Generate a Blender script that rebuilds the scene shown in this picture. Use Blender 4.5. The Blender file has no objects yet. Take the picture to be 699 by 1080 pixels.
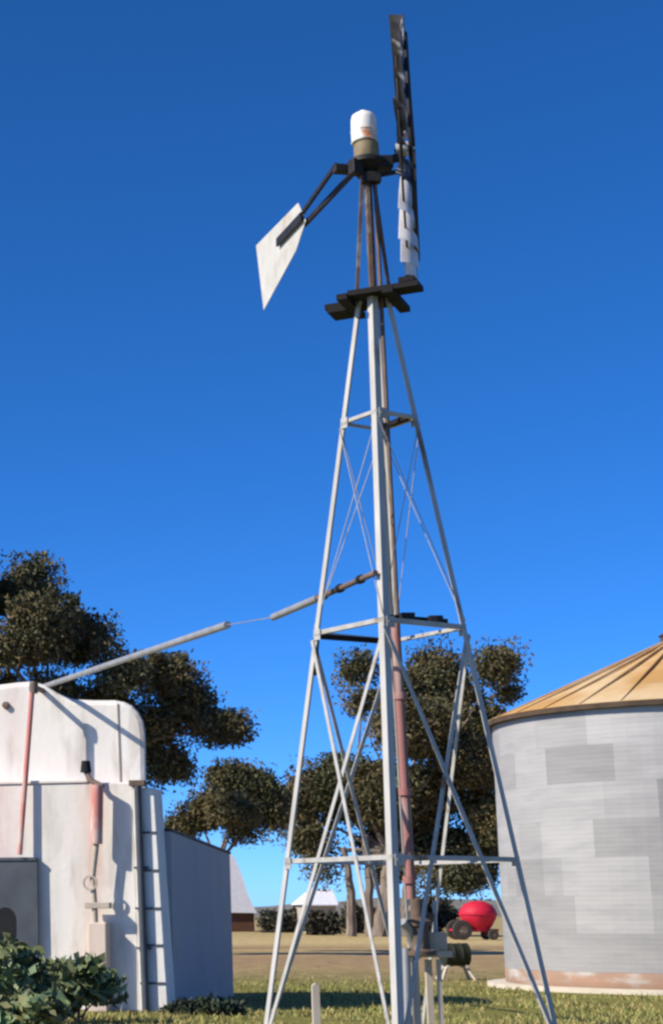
import bpy, math, random
import numpy as np
from mathutils import Vector

random.seed(7)
rng = np.random.default_rng(11)
S = bpy.context.scene
COL = S.collection
R = math.radians

# ------------------------------------------------------------------ camera model (photo is 699 x 1080)
F, EYE = 1900.0, 1.6
TH = math.atan(425.0 / F)
CT, ST = math.cos(TH), math.sin(TH)

def ray(u, v):
    s = 540.0 - v
    return Vector((u, F * CT - s * ST, F * ST + s * CT))

def P(u, v, Y):
    d = ray(u, v)
    return Vector((d.x / d.y * Y, Y, EYE + d.z / d.y * Y))

def G(u, v):                                    # a point of the ground
    d = ray(u, v)
    t = -EYE / d.z
    return Vector((d.x * t, d.y * t, 0.0))

# ------------------------------------------------------------------ materials
def nd(nt, typ, **kw):
    n = nt.nodes.new(typ)
    for k, v in kw.items():
        setattr(n, k, v)
    return n

def material(name, c1, c2=None, rough=0.7, metal=0.0, scale=6.0, stretch=(1, 1, 1), bump=0.0, bump_scale=40.0,
             c3=None, c3_scale=2.0, c3_lo=0.55, c3_hi=0.7, attr=False, detail=5.0, sss=0.0, spec=0.3):
    m = bpy.data.materials.new(name)
    m.use_nodes = True
    nt = m.node_tree
    b = nt.nodes['Principled BSDF']
    b.inputs['Roughness'].default_value = rough
    b.inputs['Metallic'].default_value = metal
    b.inputs['Specular IOR Level'].default_value = spec
    tc = nd(nt, 'ShaderNodeTexCoord')
    mp = nd(nt, 'ShaderNodeMapping')
    mp.inputs['Scale'].default_value = stretch
    nt.links.new(tc.outputs['Object'], mp.inputs['Vector'])
    no = nd(nt, 'ShaderNodeTexNoise')
    no.inputs['Scale'].default_value = scale
    no.inputs['Detail'].default_value = detail
    nt.links.new(mp.outputs['Vector'], no.inputs['Vector'])
    rp = nd(nt, 'ShaderNodeValToRGB')
    rp.color_ramp.elements[0].position = 0.3
    rp.color_ramp.elements[1].position = 0.7
    rp.color_ramp.elements[0].color = (*c1, 1)
    rp.color_ramp.elements[1].color = (*(c2 or tuple(x * 0.75 for x in c1)), 1)
    nt.links.new(no.outputs['Fac'], rp.inputs['Fac'])
    col = rp.outputs['Color']
    if c3:
        n3 = nd(nt, 'ShaderNodeTexNoise')
        n3.inputs['Scale'].default_value = c3_scale
        n3.inputs['Detail'].default_value = 6
        nt.links.new(mp.outputs['Vector'], n3.inputs['Vector'])
        mr = nd(nt, 'ShaderNodeMapRange')
        mr.inputs['From Min'].default_value = c3_lo
        mr.inputs['From Max'].default_value = c3_hi
        nt.links.new(n3.outputs['Fac'], mr.inputs['Value'])
        mx = nd(nt, 'ShaderNodeMix', data_type='RGBA')
        nt.links.new(mr.outputs['Result'], mx.inputs[0])
        nt.links.new(col, mx.inputs[6])
        mx.inputs[7].default_value = (*c3, 1)
        col = mx.outputs[2]
    if attr:
        at = nd(nt, 'ShaderNodeAttribute', attribute_name='Col')
        mu = nd(nt, 'ShaderNodeMix', data_type='RGBA', blend_type='MULTIPLY')
        mu.inputs[0].default_value = 1.0
        nt.links.new(col, mu.inputs[6])
        nt.links.new(at.outputs['Color'], mu.inputs[7])
        col = mu.outputs[2]
    nt.links.new(col, b.inputs['Base Color'])
    if bump > 0:
        nb = nd(nt, 'ShaderNodeTexNoise')
        nb.inputs['Scale'].default_value = bump_scale
        nb.inputs['Detail'].default_value = 4
        nt.links.new(tc.outputs['Object'], nb.inputs['Vector'])
        bp = nd(nt, 'ShaderNodeBump')
        bp.inputs['Strength'].default_value = bump
        bp.inputs['Distance'].default_value = 0.02
        nt.links.new(nb.outputs['Fac'], bp.inputs['Height'])
        nt.links.new(bp.outputs['Normal'], b.inputs['Normal'])
    return m

M = {}
M['galv'] = material('galvanised_steel', (.50, .49, .46), (.36, .355, .335), .6, .08, 5, (1, 1, .3), c3=(.17, .11, .07), c3_scale=3, c3_lo=.6, c3_hi=.72)
M['galv_thin'] = material('galvanised_brace', (.46, .45, .42), (.33, .325, .31), .6, .08, 7, c3=(.2, .14, .1), c3_scale=4, c3_lo=.62, c3_hi=.72)
M['blade'] = material('weathered_blade', (.085, .083, .088), (.03, .028, .03), .5, .4, 3.5, c3=(.46, .46, .48), c3_scale=4.5, c3_lo=.60, c3_hi=.66)
M['sunlit_blade'] = material('sunlit_blade', (.74, .73, .74), (.55, .54, .55), .5, .2, 5)  # paler copy of the blade metal, with sunlight put into the colour
M['dark_iron'] = material('dark_iron', (.035, .033, .035), (.018, .017, .018), .6, .3, 9)
M['rust_iron'] = material('rusted_iron', (.16, .11, .075), (.08, .06, .05), .8, .1, 9, c3=(.25, .23, .2), c3_scale=5)
M['dark_wood'] = material('dark_timber', (.016, .014, .014), (.007, .007, .008), .9, 0, 12, (1, 6, 6))
M['vane'] = material('vane_sheet', (.62, .61, .56), (.50, .48, .42), .55, .1, 3, c3=(.42, .33, .22), c3_scale=2.2, c3_lo=.55, c3_hi=.75)
M['hood'] = material('white_hood', (.86, .85, .82), (.74, .72, .68), .5, 0, 4, c3=(.42, .16, .06), c3_scale=3.0, c3_lo=.62, c3_hi=.72)
M['tan'] = material('tan_band', (.30, .24, .14), (.17, .13, .08), .7, 0, 8)
M['pink'] = material('faded_red_paint', (.56, .20, .17), (.48, .20, .17), .7, 0, 4, (1, 1, .4), c3=(.55, .45, .40), c3_scale=3, c3_lo=.5, c3_hi=.65)
M['riser'] = material('riser_red_paint', (.36, .15, .14), (.25, .12, .11), .7, 0, 5, (1, 1, .3), c3=(.45, .38, .34), c3_scale=3, c3_lo=.55, c3_hi=.68)
M['pale_pipe'] = material('pale_pipe', (.40, .40, .39), (.30, .30, .30), .45, .4, 4)
M['rusty_pipe'] = material('rusty_pipe', (.20, .14, .11), (.12, .09, .08), .7, .1, 6)
M['concrete'] = material('pale_concrete', (.48, .42, .34), (.38, .33, .27), .9, 0, 6, bump=.2)
M['cabinet'] = material('dull_blue_steel', (.075, .088, .105), (.05, .06, .075), .6, .1, 3)
M['black'] = material('dark_hollow', (.012, .014, .018), (.008, .009, .012), .9, 0, 3)
M['red'] = material('bright_red_paint', (.60, .014, .045), (.42, .012, .03), .6, 0, 3)
M['tyre'] = material('tyre_rubber', (.06, .05, .042), (.035, .03, .026), .9, 0, 8)
M['drum_green'] = material('dark_green_drum', (.022, .028, .016), (.014, .018, .011), .7, 0, 5)
M['brown_wall'] = material('rust_brown_wall', (.11, .05, .028), (.07, .035, .022), .9, 0, 3)
M['white_roof'] = material('white_roof_sheet', (.72, .72, .74), (.62, .62, .66), .6, 0, 3)
M['bark'] = material('gum_bark', (.26, .21, .17), (.12, .095, .075), .9, 0, 4, (1, 1, .25), bump=.4, bump_scale=12)
M['gum'] = material('gum_leaves', (.120, .095, .042), (.058, .064, .028), .6, 0, .35, attr=True, spec=.25)
M['gum_far'] = material('far_gum_leaves', (.068, .058, .034), (.042, .040, .024), .6, 0, .45, attr=True, spec=.25)
M['shrub'] = material('grey_green_leaves', (.19, .225, .105), (.085, .12, .05), .55, 0, 3, attr=True, spec=.35)
M['weed'] = material('dark_weed_leaves', (.035, .05, .028), (.022, .033, .02), .6, 0, 3, attr=True)
M['hedge'] = material('dry_shrub_leaves', (.075, .068, .045), (.05, .048, .032), .7, 0, .8, attr=True)
M['grass'] = material('grass_blades', (.33, .29, .11), (.215, .215, .06), .7, 0, .35, attr=True)
M['timber_grey'] = material('weathered_post', (.52, .46, .38), (.40, .35, .29), .9, 0, 8, (1, 1, .3))
M['roof_dark'] = material('dark_roof_sheet', (.055, .05, .055), (.035, .032, .036), .7, .1, 4)
M['rust_band'] = material('rusty_base_band', (.36, .22, .15), (.27, .19, .14), .85, 0, 1.6, (1, 1, 3), c3=(.42, .40, .37), c3_scale=1.2, c3_lo=.5, c3_hi=.7)
M['slab'] = material('slab_concrete', (.62, .56, .46), (.50, .45, .36), .9, 0, 2, bump=.2)
M['eave'] = material('rusty_eave', (.10, .065, .04), (.06, .04, .028), .8, 0, 3)
M['roof_tan'] = material('rusted_roof_sheet', (.52, .30, .10), (.42, .24, .085), .75, .05, .8, c3=(.56, .42, .24), c3_scale=.6, c3_lo=.45, c3_hi=.65)
M['silo'] = material('galvanised_silo_sheet', (.385, .38, .37), (.325, .322, .318), .65, .05, 1.1, (.6, .6, 3.0), attr=True, c3=(.25, .252, .255), c3_scale=1.5, c3_lo=.5, c3_hi=1.0)
M['dirt'] = None

# corrugation of the silo wall (relief only)
def add_wave(m, axis, freq, strength, dist):
    nt = m.node_tree
    tc = nd(nt, 'ShaderNodeTexCoord')
    sp = nd(nt, 'ShaderNodeSeparateXYZ')
    nt.links.new(tc.outputs['Object'], sp.inputs[0])
    mu = nd(nt, 'ShaderNodeMath', operation='MULTIPLY')
    mu.inputs[1].default_value = freq
    nt.links.new(sp.outputs[axis], mu.inputs[0])
    sn = nd(nt, 'ShaderNodeMath', operation='SINE')
    nt.links.new(mu.outputs[0], sn.inputs[0])
    bp = nd(nt, 'ShaderNodeBump')
    bp.inputs['Strength'].default_value = strength
    bp.inputs['Distance'].default_value = dist
    nt.links.new(sn.outputs[0], bp.inputs['Height'])
    nt.links.new(bp.outputs['Normal'], nt.nodes['Principled BSDF'].inputs['Normal'])
add_wave(M['silo'], 2, 2 * math.pi / .10, .07, .010)

# whitewash with rust stains that run down at given places along the wall
def whitewash(name, stains, tint=(.74, .71, .665)):
    m = material(name, tint, tuple(x * .9 for x in tint), 0.9, 0, 2.2, (1, 1, .30), bump=.3, bump_scale=9,
                 c3=(.40, .36, .31), c3_scale=2.6, c3_lo=.52, c3_hi=.82)
    nt = m.node_tree
    b = nt.nodes['Principled BSDF']
    col = b.inputs['Base Color'].links[0].from_socket
    tc = nd(nt, 'ShaderNodeTexCoord')
    no = nd(nt, 'ShaderNodeTexNoise')
    no.inputs['Scale'].default_value = 3
    mp = nd(nt, 'ShaderNodeMapping')
    mp.inputs['Scale'].default_value = (3, 3, .6)
    nt.links.new(tc.outputs['Object'], mp.inputs['Vector'])
    nt.links.new(mp.outputs['Vector'], no.inputs['Vector'])
    sp = nd(nt, 'ShaderNodeSeparateXYZ')
    nt.links.new(tc.outputs['Object'], sp.inputs[0])
    for (x, w, z0, z1, amt, c) in stains:
        a = nd(nt, 'ShaderNodeMath', operation='SUBTRACT'); a.inputs[1].default_value = x
        nt.links.new(sp.outputs[0], a.inputs[0])
        ab = nd(nt, 'ShaderNodeMath', operation='ABSOLUTE'); nt.links.new(a.outputs[0], ab.inputs[0])
        mr = nd(nt, 'ShaderNodeMapRange', interpolation_type='SMOOTHSTEP')
        mr.inputs['From Min'].default_value = 0; mr.inputs['From Max'].default_value = w
        mr.inputs['To Min'].default_value = amt; mr.inputs['To Max'].default_value = 0
        nt.links.new(ab.outputs[0], mr.inputs['Value'])
        mz = nd(nt, 'ShaderNodeMapRange', interpolation_type='SMOOTHSTEP')
        mz.inputs['From Min'].default_value = z0; mz.inputs['From Max'].default_value = z1
        nt.links.new(sp.outputs[2], mz.inputs['Value'])
        f1 = nd(nt, 'ShaderNodeMath', operation='MULTIPLY')
        nt.links.new(mr.outputs[0], f1.inputs[0]); nt.links.new(mz.outputs[0], f1.inputs[1])
        f2 = nd(nt, 'ShaderNodeMath', operation='MULTIPLY')
        nt.links.new(f1.outputs[0], f2.inputs[0]); nt.links.new(no.outputs['Fac'], f2.inputs[1])
        mx = nd(nt, 'ShaderNodeMix', data_type='RGBA')
        nt.links.new(f2.outputs[0], mx.inputs[0]); nt.links.new(col, mx.inputs[6])
        mx.inputs[7].default_value = (*c, 1)
        col = mx.outputs[2]
    nt.links.new(col, b.inputs['Base Color'])
    return m

# ------------------------------------------------------------------ mesh helpers
def tag(o, label=None, cat=None, group=None, kind=None):
    for k, v in (('label', label), ('category', cat), ('group', group), ('kind', kind)):
        if v:
            o[k] = v
    return o

def root_origin(o):
    while o.parent is not None:
        o = o.parent
    return o.location.copy()

class MB:
    def __init__(s):
        s.v, s.f = [], []
    def add(s, vs, fs):
        n = len(s.v)
        s.v += [Vector(p) for p in vs]
        s.f += [tuple(i + n for i in f) for f in fs]
        return s
    def box(s, c, ex, ey, ez):                      # centre and three half-vectors
        c, ex, ey, ez = map(Vector, (c, ex, ey, ez))
        vs = [c + a * ex + b * ey + d * ez for d in (-1, 1) for b in (-1, 1) for a in (-1, 1)]
        return s.add(vs, [(0, 2, 3, 1), (4, 5, 7, 6), (0, 1, 5, 4), (2, 6, 7, 3), (0, 4, 6, 2), (1, 3, 7, 5)])
    def bar(s, p, q, a, b, side=None):              # rectangular bar p -> q, widths a, b; side = direction of a
        p, q = Vector(p), Vector(q)
        d = (q - p)
        L = d.length
        d.normalize()
        sd = Vector(side) if side is not None else (Vector((0, 0, 1)) if abs(d.z) < .9 else Vector((1, 0, 0)))
        e1 = (sd - d * sd.dot(d)).normalized()
        e2 = d.cross(e1)
        return s.box((p + q) / 2, e1 * a / 2, e2 * b / 2, d * L / 2)
    def angle(s, p, q, w, t, o1, o2):               # L-section with legs along o1 and o2
        p, q = Vector(p), Vector(q)
        d = (q - p).normalized()
        o1 = Vector(o1); o1 = (o1 - d * o1.dot(d)).normalized()
        o2 = Vector(o2); o2 = (o2 - d * o2.dot(d) - o1 * 0).normalized()
        pr = [Vector((0, 0, 0)), o1 * w, o1 * w + o2 * t, o1 * t + o2 * t, o1 * t + o2 * w, o2 * w]
        vs = [p + x for x in pr] + [q + x for x in pr]
        fs = [(i, (i + 1) % 6, (i + 1) % 6 + 6, i + 6) for i in range(6)]
        fs += [(5, 4, 3, 0), (3, 2, 1, 0), (6, 9, 10, 11), (6, 7, 8, 9)]
        return s.add(vs, fs)
    def tube(s, pts, rad, n=10, caps=True):
        pts = [Vector(p) for p in pts]
        if not isinstance(rad, (list, tuple)):
            rad = [rad] * len(pts)
        vs, fs = [], []
        prev = None
        for i, p in enumerate(pts):
            d = (pts[min(i + 1, len(pts) - 1)] - pts[max(i - 1, 0)]).normalized()
            if prev is None:
                a = Vector((0, 0, 1)) if abs(d.z) < .9 else Vector((1, 0, 0))
            else:
                a = prev
            e1 = (a - d * a.dot(d)).normalized()
            prev = e1
            e2 = d.cross(e1)
            for k in range(n):
                t = 2 * math.pi * k / n
                vs.append(p + (e1 * math.cos(t) + e2 * math.sin(t)) * rad[i])
        for i in range(len(pts) - 1):
            for k in range(n):
                a, b = i * n + k, i * n + (k + 1) % n
                fs.append((a, b, b + n, a + n))
        if caps:
            fs.append(tuple(range(n))[::-1])
            fs.append(tuple(range((len(pts) - 1) * n, len(pts) * n)))
        return s.add(vs, fs)
    def lathe(s, c, prof, n=32, axis=(0, 0, 1), ref=(1, 0, 0), a0=0.0, a1=2 * math.pi):   # prof = [(r, h)]
        c, ax = Vector(c), Vector(axis).normalized()
        e1 = Vector(ref); e1 = (e1 - ax * e1.dot(ax)).normalized()
        e2 = ax.cross(e1)
        vs, fs = [], []
        for (r, h) in prof:
            for k in range(n):
                t = a0 + (a1 - a0) * k / n
                vs.append(c + ax * h + (e1 * math.cos(t) + e2 * math.sin(t)) * max(r, 1e-4))
        for i in range(len(prof) - 1):
            for k in range(n):
                a, b = i * n + k, i * n + (k + 1) % n
                fs.append((a, b, b + n, a + n))
        return s.add(vs, fs)
    def prism(s, outline, off):                     # closed outline extruded along a vector
        n = len(outline)
        off = Vector(off)
        o = [Vector(p) for p in outline]
        return s.add(o + [p + off for p in o],
                     [tuple(range(n))[::-1], tuple(range(n, 2 * n))] + [(i, (i + 1) % n, (i + 1) % n + n, i + n) for i in range(n)])
    def build(s, name, mat, parent=None, origin=None, smooth=False, bevel=0.0, mtx=None):
        o0 = root_origin(parent) if parent is not None else Vector(origin if origin is not None else (0, 0, 0))
        me = bpy.data.meshes.new(name)
        vs = [p - o0 for p in s.v]
        if mtx is not None:
            inv = mtx.inverted()
            vs = [inv @ p for p in s.v]
        me.from_pydata([tuple(p) for p in vs], [], s.f)
        me.validate()
        import bmesh
        bm = bmesh.new(); bm.from_mesh(me)
        bmesh.ops.recalc_face_normals(bm, faces=bm.faces)
        bm.to_mesh(me); bm.free()
        me.materials.append(mat)
        o = bpy.data.objects.new(name, me)
        COL.objects.link(o)
        if parent is not None:
            o.parent = parent
        elif mtx is not None:
            o.matrix_world = mtx
        else:
            o.location = o0
        if bevel > 0:
            b = o.modifiers.new('edge', 'BEVEL'); b.width = bevel; b.segments = 2; b.limit_method = 'ANGLE'
        if smooth:
            for p in me.polygons:
                p.use_smooth = True
            me.set_sharp_from_angle(angle=R(40))
        return o

def thing(name, loc, label, cat, group=None):
    o = bpy.data.objects.new(name, None)
    COL.objects.link(o)
    o.location = Vector(loc)
    return tag(o, label, cat, group)

def raw_mesh(name, verts, faces_flat, per, mat, parent=None, origin=None, colors=None):
    o0 = np.array(root_origin(parent) if parent is not None else (origin if origin is not None else (0, 0, 0)), dtype=np.float64)
    nf = len(faces_flat) // per
    me = bpy.data.meshes.new(name)
    me.vertices.add(len(verts))
    me.vertices.foreach_set('co', (verts - o0).astype(np.float32).ravel())
    me.loops.add(len(faces_flat))
    me.loops.foreach_set('vertex_index', np.asarray(faces_flat, dtype=np.int32))
    me.polygons.add(nf)
    me.polygons.foreach_set('loop_start', np.arange(0, nf * per, per, dtype=np.int32))
    me.polygons.foreach_set('loop_total', np.full(nf, per, dtype=np.int32))
    me.update(calc_edges=True)
    if colors is not None:
        a = me.color_attributes.new('Col', 'FLOAT_COLOR', 'POINT')
        a.data.foreach_set('color', colors.astype(np.float32).ravel())
    me.materials.append(mat)
    o = bpy.data.objects.new(name, me)
    COL.objects.link(o)
    if parent is not None:
        o.parent = parent
    else:
        o.location = Vector(o0)
    return o

def leaf_cloud(lobes, n_clump, n_leaf, sigma, length, width, droop=0.3, tone=(.6, 1.5), zmin=None, ragged=False):
    """lobes = [(centre, (rx, ry, rz), weight)] -> leaf quads spread in clumps through the crown's volume"""
    ws = np.array([l[2] for l in lobes], float); ws /= ws.sum()
    cs = []
    tones = []
    for k in range(n_clump):
        c, r, _ = lobes[rng.choice(len(lobes), p=ws)]
        d = rng.normal(size=3); d /= np.linalg.norm(d)
        rad = rng.random() ** (1 / 2.2)
        if ragged:
            rad = rng.uniform(.45, 1.0) if rng.random() < .84 else rng.uniform(1.0, 1.4)
            d[2] = d[2] * .9 + .06
        cs.append(np.array(c) + d * rad * np.array(r))
        tones.append(rng.uniform(*tone))
    cs = np.array(cs); tones = np.array(tones)
    idx = np.repeat(np.arange(n_clump), n_leaf)
    n = len(idx)
    big = rng.uniform(.55, 1.35, n_clump) if not ragged else rng.uniform(.45, 1.25, n_clump) ** 1.2
    csz = big[idx][:, None]
    pos = cs[idx] + np.clip(rng.normal(size=(n, 3)), -1.7, 1.7) * sigma * csz * (np.array([1.05, 1.05, .85]) if ragged else np.array([1, 1, .75]))
    if zmin is not None:
        pos[:, 2] = np.maximum(pos[:, 2], zmin + rng.random(n) * .1)
    a = rng.normal(size=(n, 3)); a[:, 2] -= droop
    a /= np.linalg.norm(a, axis=1)[:, None]
    b = np.cross(a, rng.normal(size=(n, 3))); b /= np.linalg.norm(b, axis=1)[:, None]
    L = length * rng.uniform(.6, 1.3, n)[:, None]
    W = width * rng.uniform(.6, 1.3, n)[:, None]
    v = np.stack([pos - a * L / 2, pos + b * W / 2, pos + a * L / 2, pos - b * W / 2], 1).reshape(-1, 3)
    t = tones[idx] * rng.uniform(.8, 1.2, n)
    hue = rng.uniform(-.2, .2, n_clump)[idx]
    c = np.stack([t * (1 + hue), t, t * (1 - .5 * hue), np.ones(n)], 1)
    return v, np.arange(4 * n), np.repeat(c, 4, 0)

# ------------------------------------------------------------------ ground
def make_ground():
    m = bpy.data.materials.new('paddock_ground')
    m.use_nodes = True
    nt = m.node_tree
    b = nt.nodes['Principled BSDF']
    b.inputs['Roughness'].default_value = .95
    b.inputs['Specular IOR Level'].default_value = .1
    tc = nd(nt, 'ShaderNodeTexCoord')
    sp = nd(nt, 'ShaderNodeSeparateXYZ')
    nt.links.new(tc.outputs['Object'], sp.inputs[0])
    nz = nd(nt, 'ShaderNodeTexNoise'); nz.inputs['Scale'].default_value = .09; nz.inputs['Detail'].default_value = 6
    nt.links.new(tc.outputs['Object'], nz.inputs['Vector'])
    ma = nd(nt, 'ShaderNodeMath', operation='MULTIPLY_ADD')
    ma.inputs[1].default_value = 26; ma.inputs[2].default_value = -13
    nt.links.new(nz.outputs['Fac'], ma.inputs[0])
    ad = nd(nt, 'ShaderNodeMath', operation='ADD')
    nt.links.new(sp.outputs[1], ad.inputs[0]); nt.links.new(ma.outputs[0], ad.inputs[1])
    mr = nd(nt, 'ShaderNodeMapRange'); mr.inputs['From Min'].default_value = 20; mr.inputs['From Max'].default_value = 180
    nt.links.new(ad.outputs[0], mr.inputs['Value'])
    rp = nd(nt, 'ShaderNodeValToRGB')
    e = rp.color_ramp.elements
    e[0].position = 0; e[0].color = (.19, .185, .05, 1)
    e[1].position = 1; e[1].color = (.38, .30, .14, 1)
    for p, c in ((.12, (.19, .185, .052, 1)), (.17, (.22, .19, .075, 1)), (.22, (.33, .25, .12, 1)), (.31, (.32, .225, .125, 1)), (.39, (.43, .33, .165, 1)),
                 (.46, (.30, .21, .11, 1)), (.54, (.50, .40, .20, 1))):
        x = e.new(p); x.color = c
    nt.links.new(mr.outputs[0], rp.inputs['Fac'])
    n2 = nd(nt, 'ShaderNodeTexNoise'); n2.inputs['Scale'].default_value = 1.7; n2.inputs['Detail'].default_value = 8
    nt.links.new(tc.outputs['Object'], n2.inputs['Vector'])
    r2 = nd(nt, 'ShaderNodeValToRGB')
    r2.color_ramp.elements[0].position = .3; r2.color_ramp.elements[0].color = (.62, .62, .6, 1)
    r2.color_ramp.elements[1].position = .72; r2.color_ramp.elements[1].color = (1.25, 1.2, 1.15, 1)
    nt.links.new(n2.outputs['Fac'], r2.inputs['Fac'])
    mu = nd(nt, 'ShaderNodeMix', data_type='RGBA', blend_type='MULTIPLY'); mu.inputs[0].default_value = 1
    nt.links.new(rp.outputs['Color'], mu.inputs[6]); nt.links.new(r2.outputs['Color'], mu.inputs[7])
    nt.links.new(mu.outputs[2], b.inputs['Base Color'])
    bp = nd(nt, 'ShaderNodeBump'); bp.inputs['Strength'].default_value = .5; bp.inputs['Distance'].default_value = .08
    nt.links.new(n2.outputs['Fac'], bp.inputs['Height']); nt.links.new(bp.outputs['Normal'], b.inputs['Normal'])
    mb = MB()
    mb.add([(-3000, -200, 0), (3000, -200, 0), (3000, 5000, 0), (-3000, 5000, 0)], [(0, 1, 2, 3)])
    tag(mb.build('ground', m), kind='structure')
make_ground()

# low hills on the horizon, distance haze painted into their paler colour
def make_hills():
    m = material('hazed_hills', (.20, .185, .145), (.15, .15, .125), .95, 0, .02)
    mb = MB()
    vs, fs = [], []
    n = 90
    for i in range(n + 1):
        x = -900 + 2200 * i / n
        h = 17 + 4 * math.sin(i * .23) + 3 * math.sin(i * .61 + 1) + 1.0 * math.sin(i * 1.7)
        for (dy, k) in ((0, 0), (120, .55), (260, .9), (380, 1), (560, .8), (800, 0)):
            vs.append((x, 1500 + dy, h * k - (.5 if k == 0 else 0)))
    for i in range(n):
        for j in range(5):
            a = i * 6 + j
            fs.append((a, a + 6, a + 7, a + 1))
    mb.add(vs, fs)
    tag(mb.build('hills', m, smooth=True), kind='structure')
make_hills()

# ------------------------------------------------------------------ the windmill
AX, AY = 3.925, 18.0
ROT = R(16)
DIRS = {'front': Vector((-math.sin(ROT), -math.cos(ROT), 0)), 'right': Vector((math.cos(ROT), -math.sin(ROT), 0)),
        'back': Vector((math.sin(ROT), math.cos(ROT), 0)), 'left': Vector((-math.cos(ROT), math.sin(ROT), 0))}
ORD = ['front', 'right', 'back', 'left']
Z2, Z1, Z3, ZP = 4.38, 6.58, 2.10, 7.93
def rad_at(z):
    return .756 + (Z2 - z) * .1645
def corner(k, z, extra=0.0):
    return Vector((AX, AY, z)) + DIRS[k] * (rad_at(z) + extra)

mill = thing('windmill', (AX, AY, 0), 'tall grey four legged water pumping windmill with its wheel turned edge on and tail folded', 'windmill')
for k in ORD:
    i = ORD.index(k)
    f1 = (DIRS[ORD[(i + 1) % 4]] - DIRS[k]); f2 = (DIRS[ORD[(i - 1) % 4]] - DIRS[k])
    w = .078 if k == 'front' else .062
    MB().angle(corner(k, 0.0), corner(k, ZP), w, .011, f1, f2).build('leg', M['galv'], mill)
    MB().box(corner(k, .09) , (.16, 0, 0), (0, .16, 0), (0, 0, .09)).build('footing', M['concrete'], mill, bevel=.01)

def girt_ring(z, w, t, sag=0.0):
    for i, k in enumerate(ORD):
        a, b = corner(k, z, -.006), corner(ORD[(i + 1) % 4], z, -.006)
        d = (b - a).normalized()
        out = (DIRS[k] + DIRS[ORD[(i + 1) % 4]]).normalized()
        MB().angle(a + d * .014 + out * .006, b - d * .014 + out * .006, w, t, (0, 0, 1), -out).build('girt', M['galv_thin'], mill)
girt_ring(Z2, .045, .008)
for zz in (Z2, Z3, Z1):
    for i, k in enumerate(ORD):
        k2 = ORD[(i + 1) % 4]
        out = (DIRS[k] + DIRS[k2]).normalized(); d = (DIRS[k2] - DIRS[k]).normalized()
        c = corner(k, zz) + d * .075 + out * .016
        MB().box(c, d * .05, out * .004, (0, 0, .055)).box(c + out * .006 + d * .02, d * .010, out * .006, (0, 0, .010)).box(c + out * .006 - d * .025, d * .010, out * .006, (0, 0, .010)).build('gusset_plate', M['galv_thin'], mill)
girt_ring(Z1, .038, .008)
girt_ring(Z3, .045, .008)
MB().box((AX - .02, AY - .02, Z1 - .02), DIRS['right'] * .06, DIRS['front'] * .20, (0, 0, .025)).build('rod_guide', M['dark_iron'], mill)
for s in (-1, 1):                                         # dark timber rod guides on the middle ring
    a, b = corner('front', Z2 + .05, -.05) , corner('right', Z2 + .05, -.05)
MB().bar(corner('front', Z2 + .085, -.30), corner('right', Z2 + .085, -.18), .05, .06).build('guide_board', M['dark_wood'], mill)
MB().bar(corner('left', Z2 - .01, -.06), corner('back', Z2 - .01, -.16), .05, .05).build('guide_board', M['dark_wood'], mill)
MB().bar(corner('back', Z1 + .03, -.06), corner('right', Z1 + .03, -.10), .05, .05).build('guide_board', M['dark_wood'], mill)
MB().bar(corner('left', Z2 - .02, -.03), corner('left', Z2 - .40, -.0) + (corner('back', Z2) - corner('left', Z2)) * .06, .06, .03).build('gusset', M['dark_iron'], mill)

def x_brace(zt, zb, w, t, mat, name, nudge):
    for i, k in enumerate(ORD):
        k2 = ORD[(i + 1) % 4]
        out = (DIRS[k] + DIRS[k2]).normalized()
        for (a, b, s) in ((k, k2, 1), (k2, k, -1)):
            p, q = corner(a, zt), corner(b, zb)
            MB().bar(p + out * nudge * s, q + out * nudge * s, w, t, side=(q - p).cross(out)).build(name, mat, mill)
x_brace(Z2 - .05, .22, .044, .010, M['galv_thin'], 'brace', .012)
x_brace(Z1 - .04, Z2 + .08, .007, .007, M['galv_thin'], 'brace_wire', .010)

MB().box(corner('front', Z2 + .07, -.1).lerp(corner('right', Z2 + .07, -.1), .32), (.07, 0, 0), (0, .05, 0), (0, 0, .05)).build('rod_guide', M['dark_iron'], mill, bevel=.008)
MB().box(corner('front', Z2 + .07, -.1).lerp(corner('right', Z2 + .07, -.1), .72), (.07, 0, 0), (0, .05, 0), (0, 0, .05)).build('rod_guide', M['dark_iron'], mill, bevel=.008)
# working platform of dark timber under the head
pe1 = Vector((math.cos(R(-27)), math.sin(R(-27)), .0)); pe2 = Vector((-pe1.y, pe1.x, 0))
pc = Vector((AX, AY, ZP))
plat = MB().box(pc + pe2 * .16 - pe1 * .17, pe1 * .37, pe2 * .12, (0, 0, .028)).box(pc - pe2 * .16 + pe1 * .17, pe1 * .37, pe2 * .12, (0, 0, .028)).build('platform', M['dark_wood'], mill)
for s in (-1, 1):
    MB().box(pc + pe1 * .24 * s + Vector((0, 0, -.055)), pe1 * .055, pe2 * .36, (0, 0, .03)).build('platform_bearer', M['dark_wood'], plat)
MB().box(pc + pe1 * .42 - pe2 * .12 + Vector((0, 0, .06)), pe1 * .08, pe2 * .16, (0, 0, .026)).build('platform_cleat', M['dark_wood'], plat)
MB().box(pc - pe1 * .40 + pe2 * .14 + Vector((0, 0, -.06)), pe1 * .10, pe2 * .15, (0, 0, .026)).build('platform_cleat', M['dark_wood'], plat)

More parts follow.
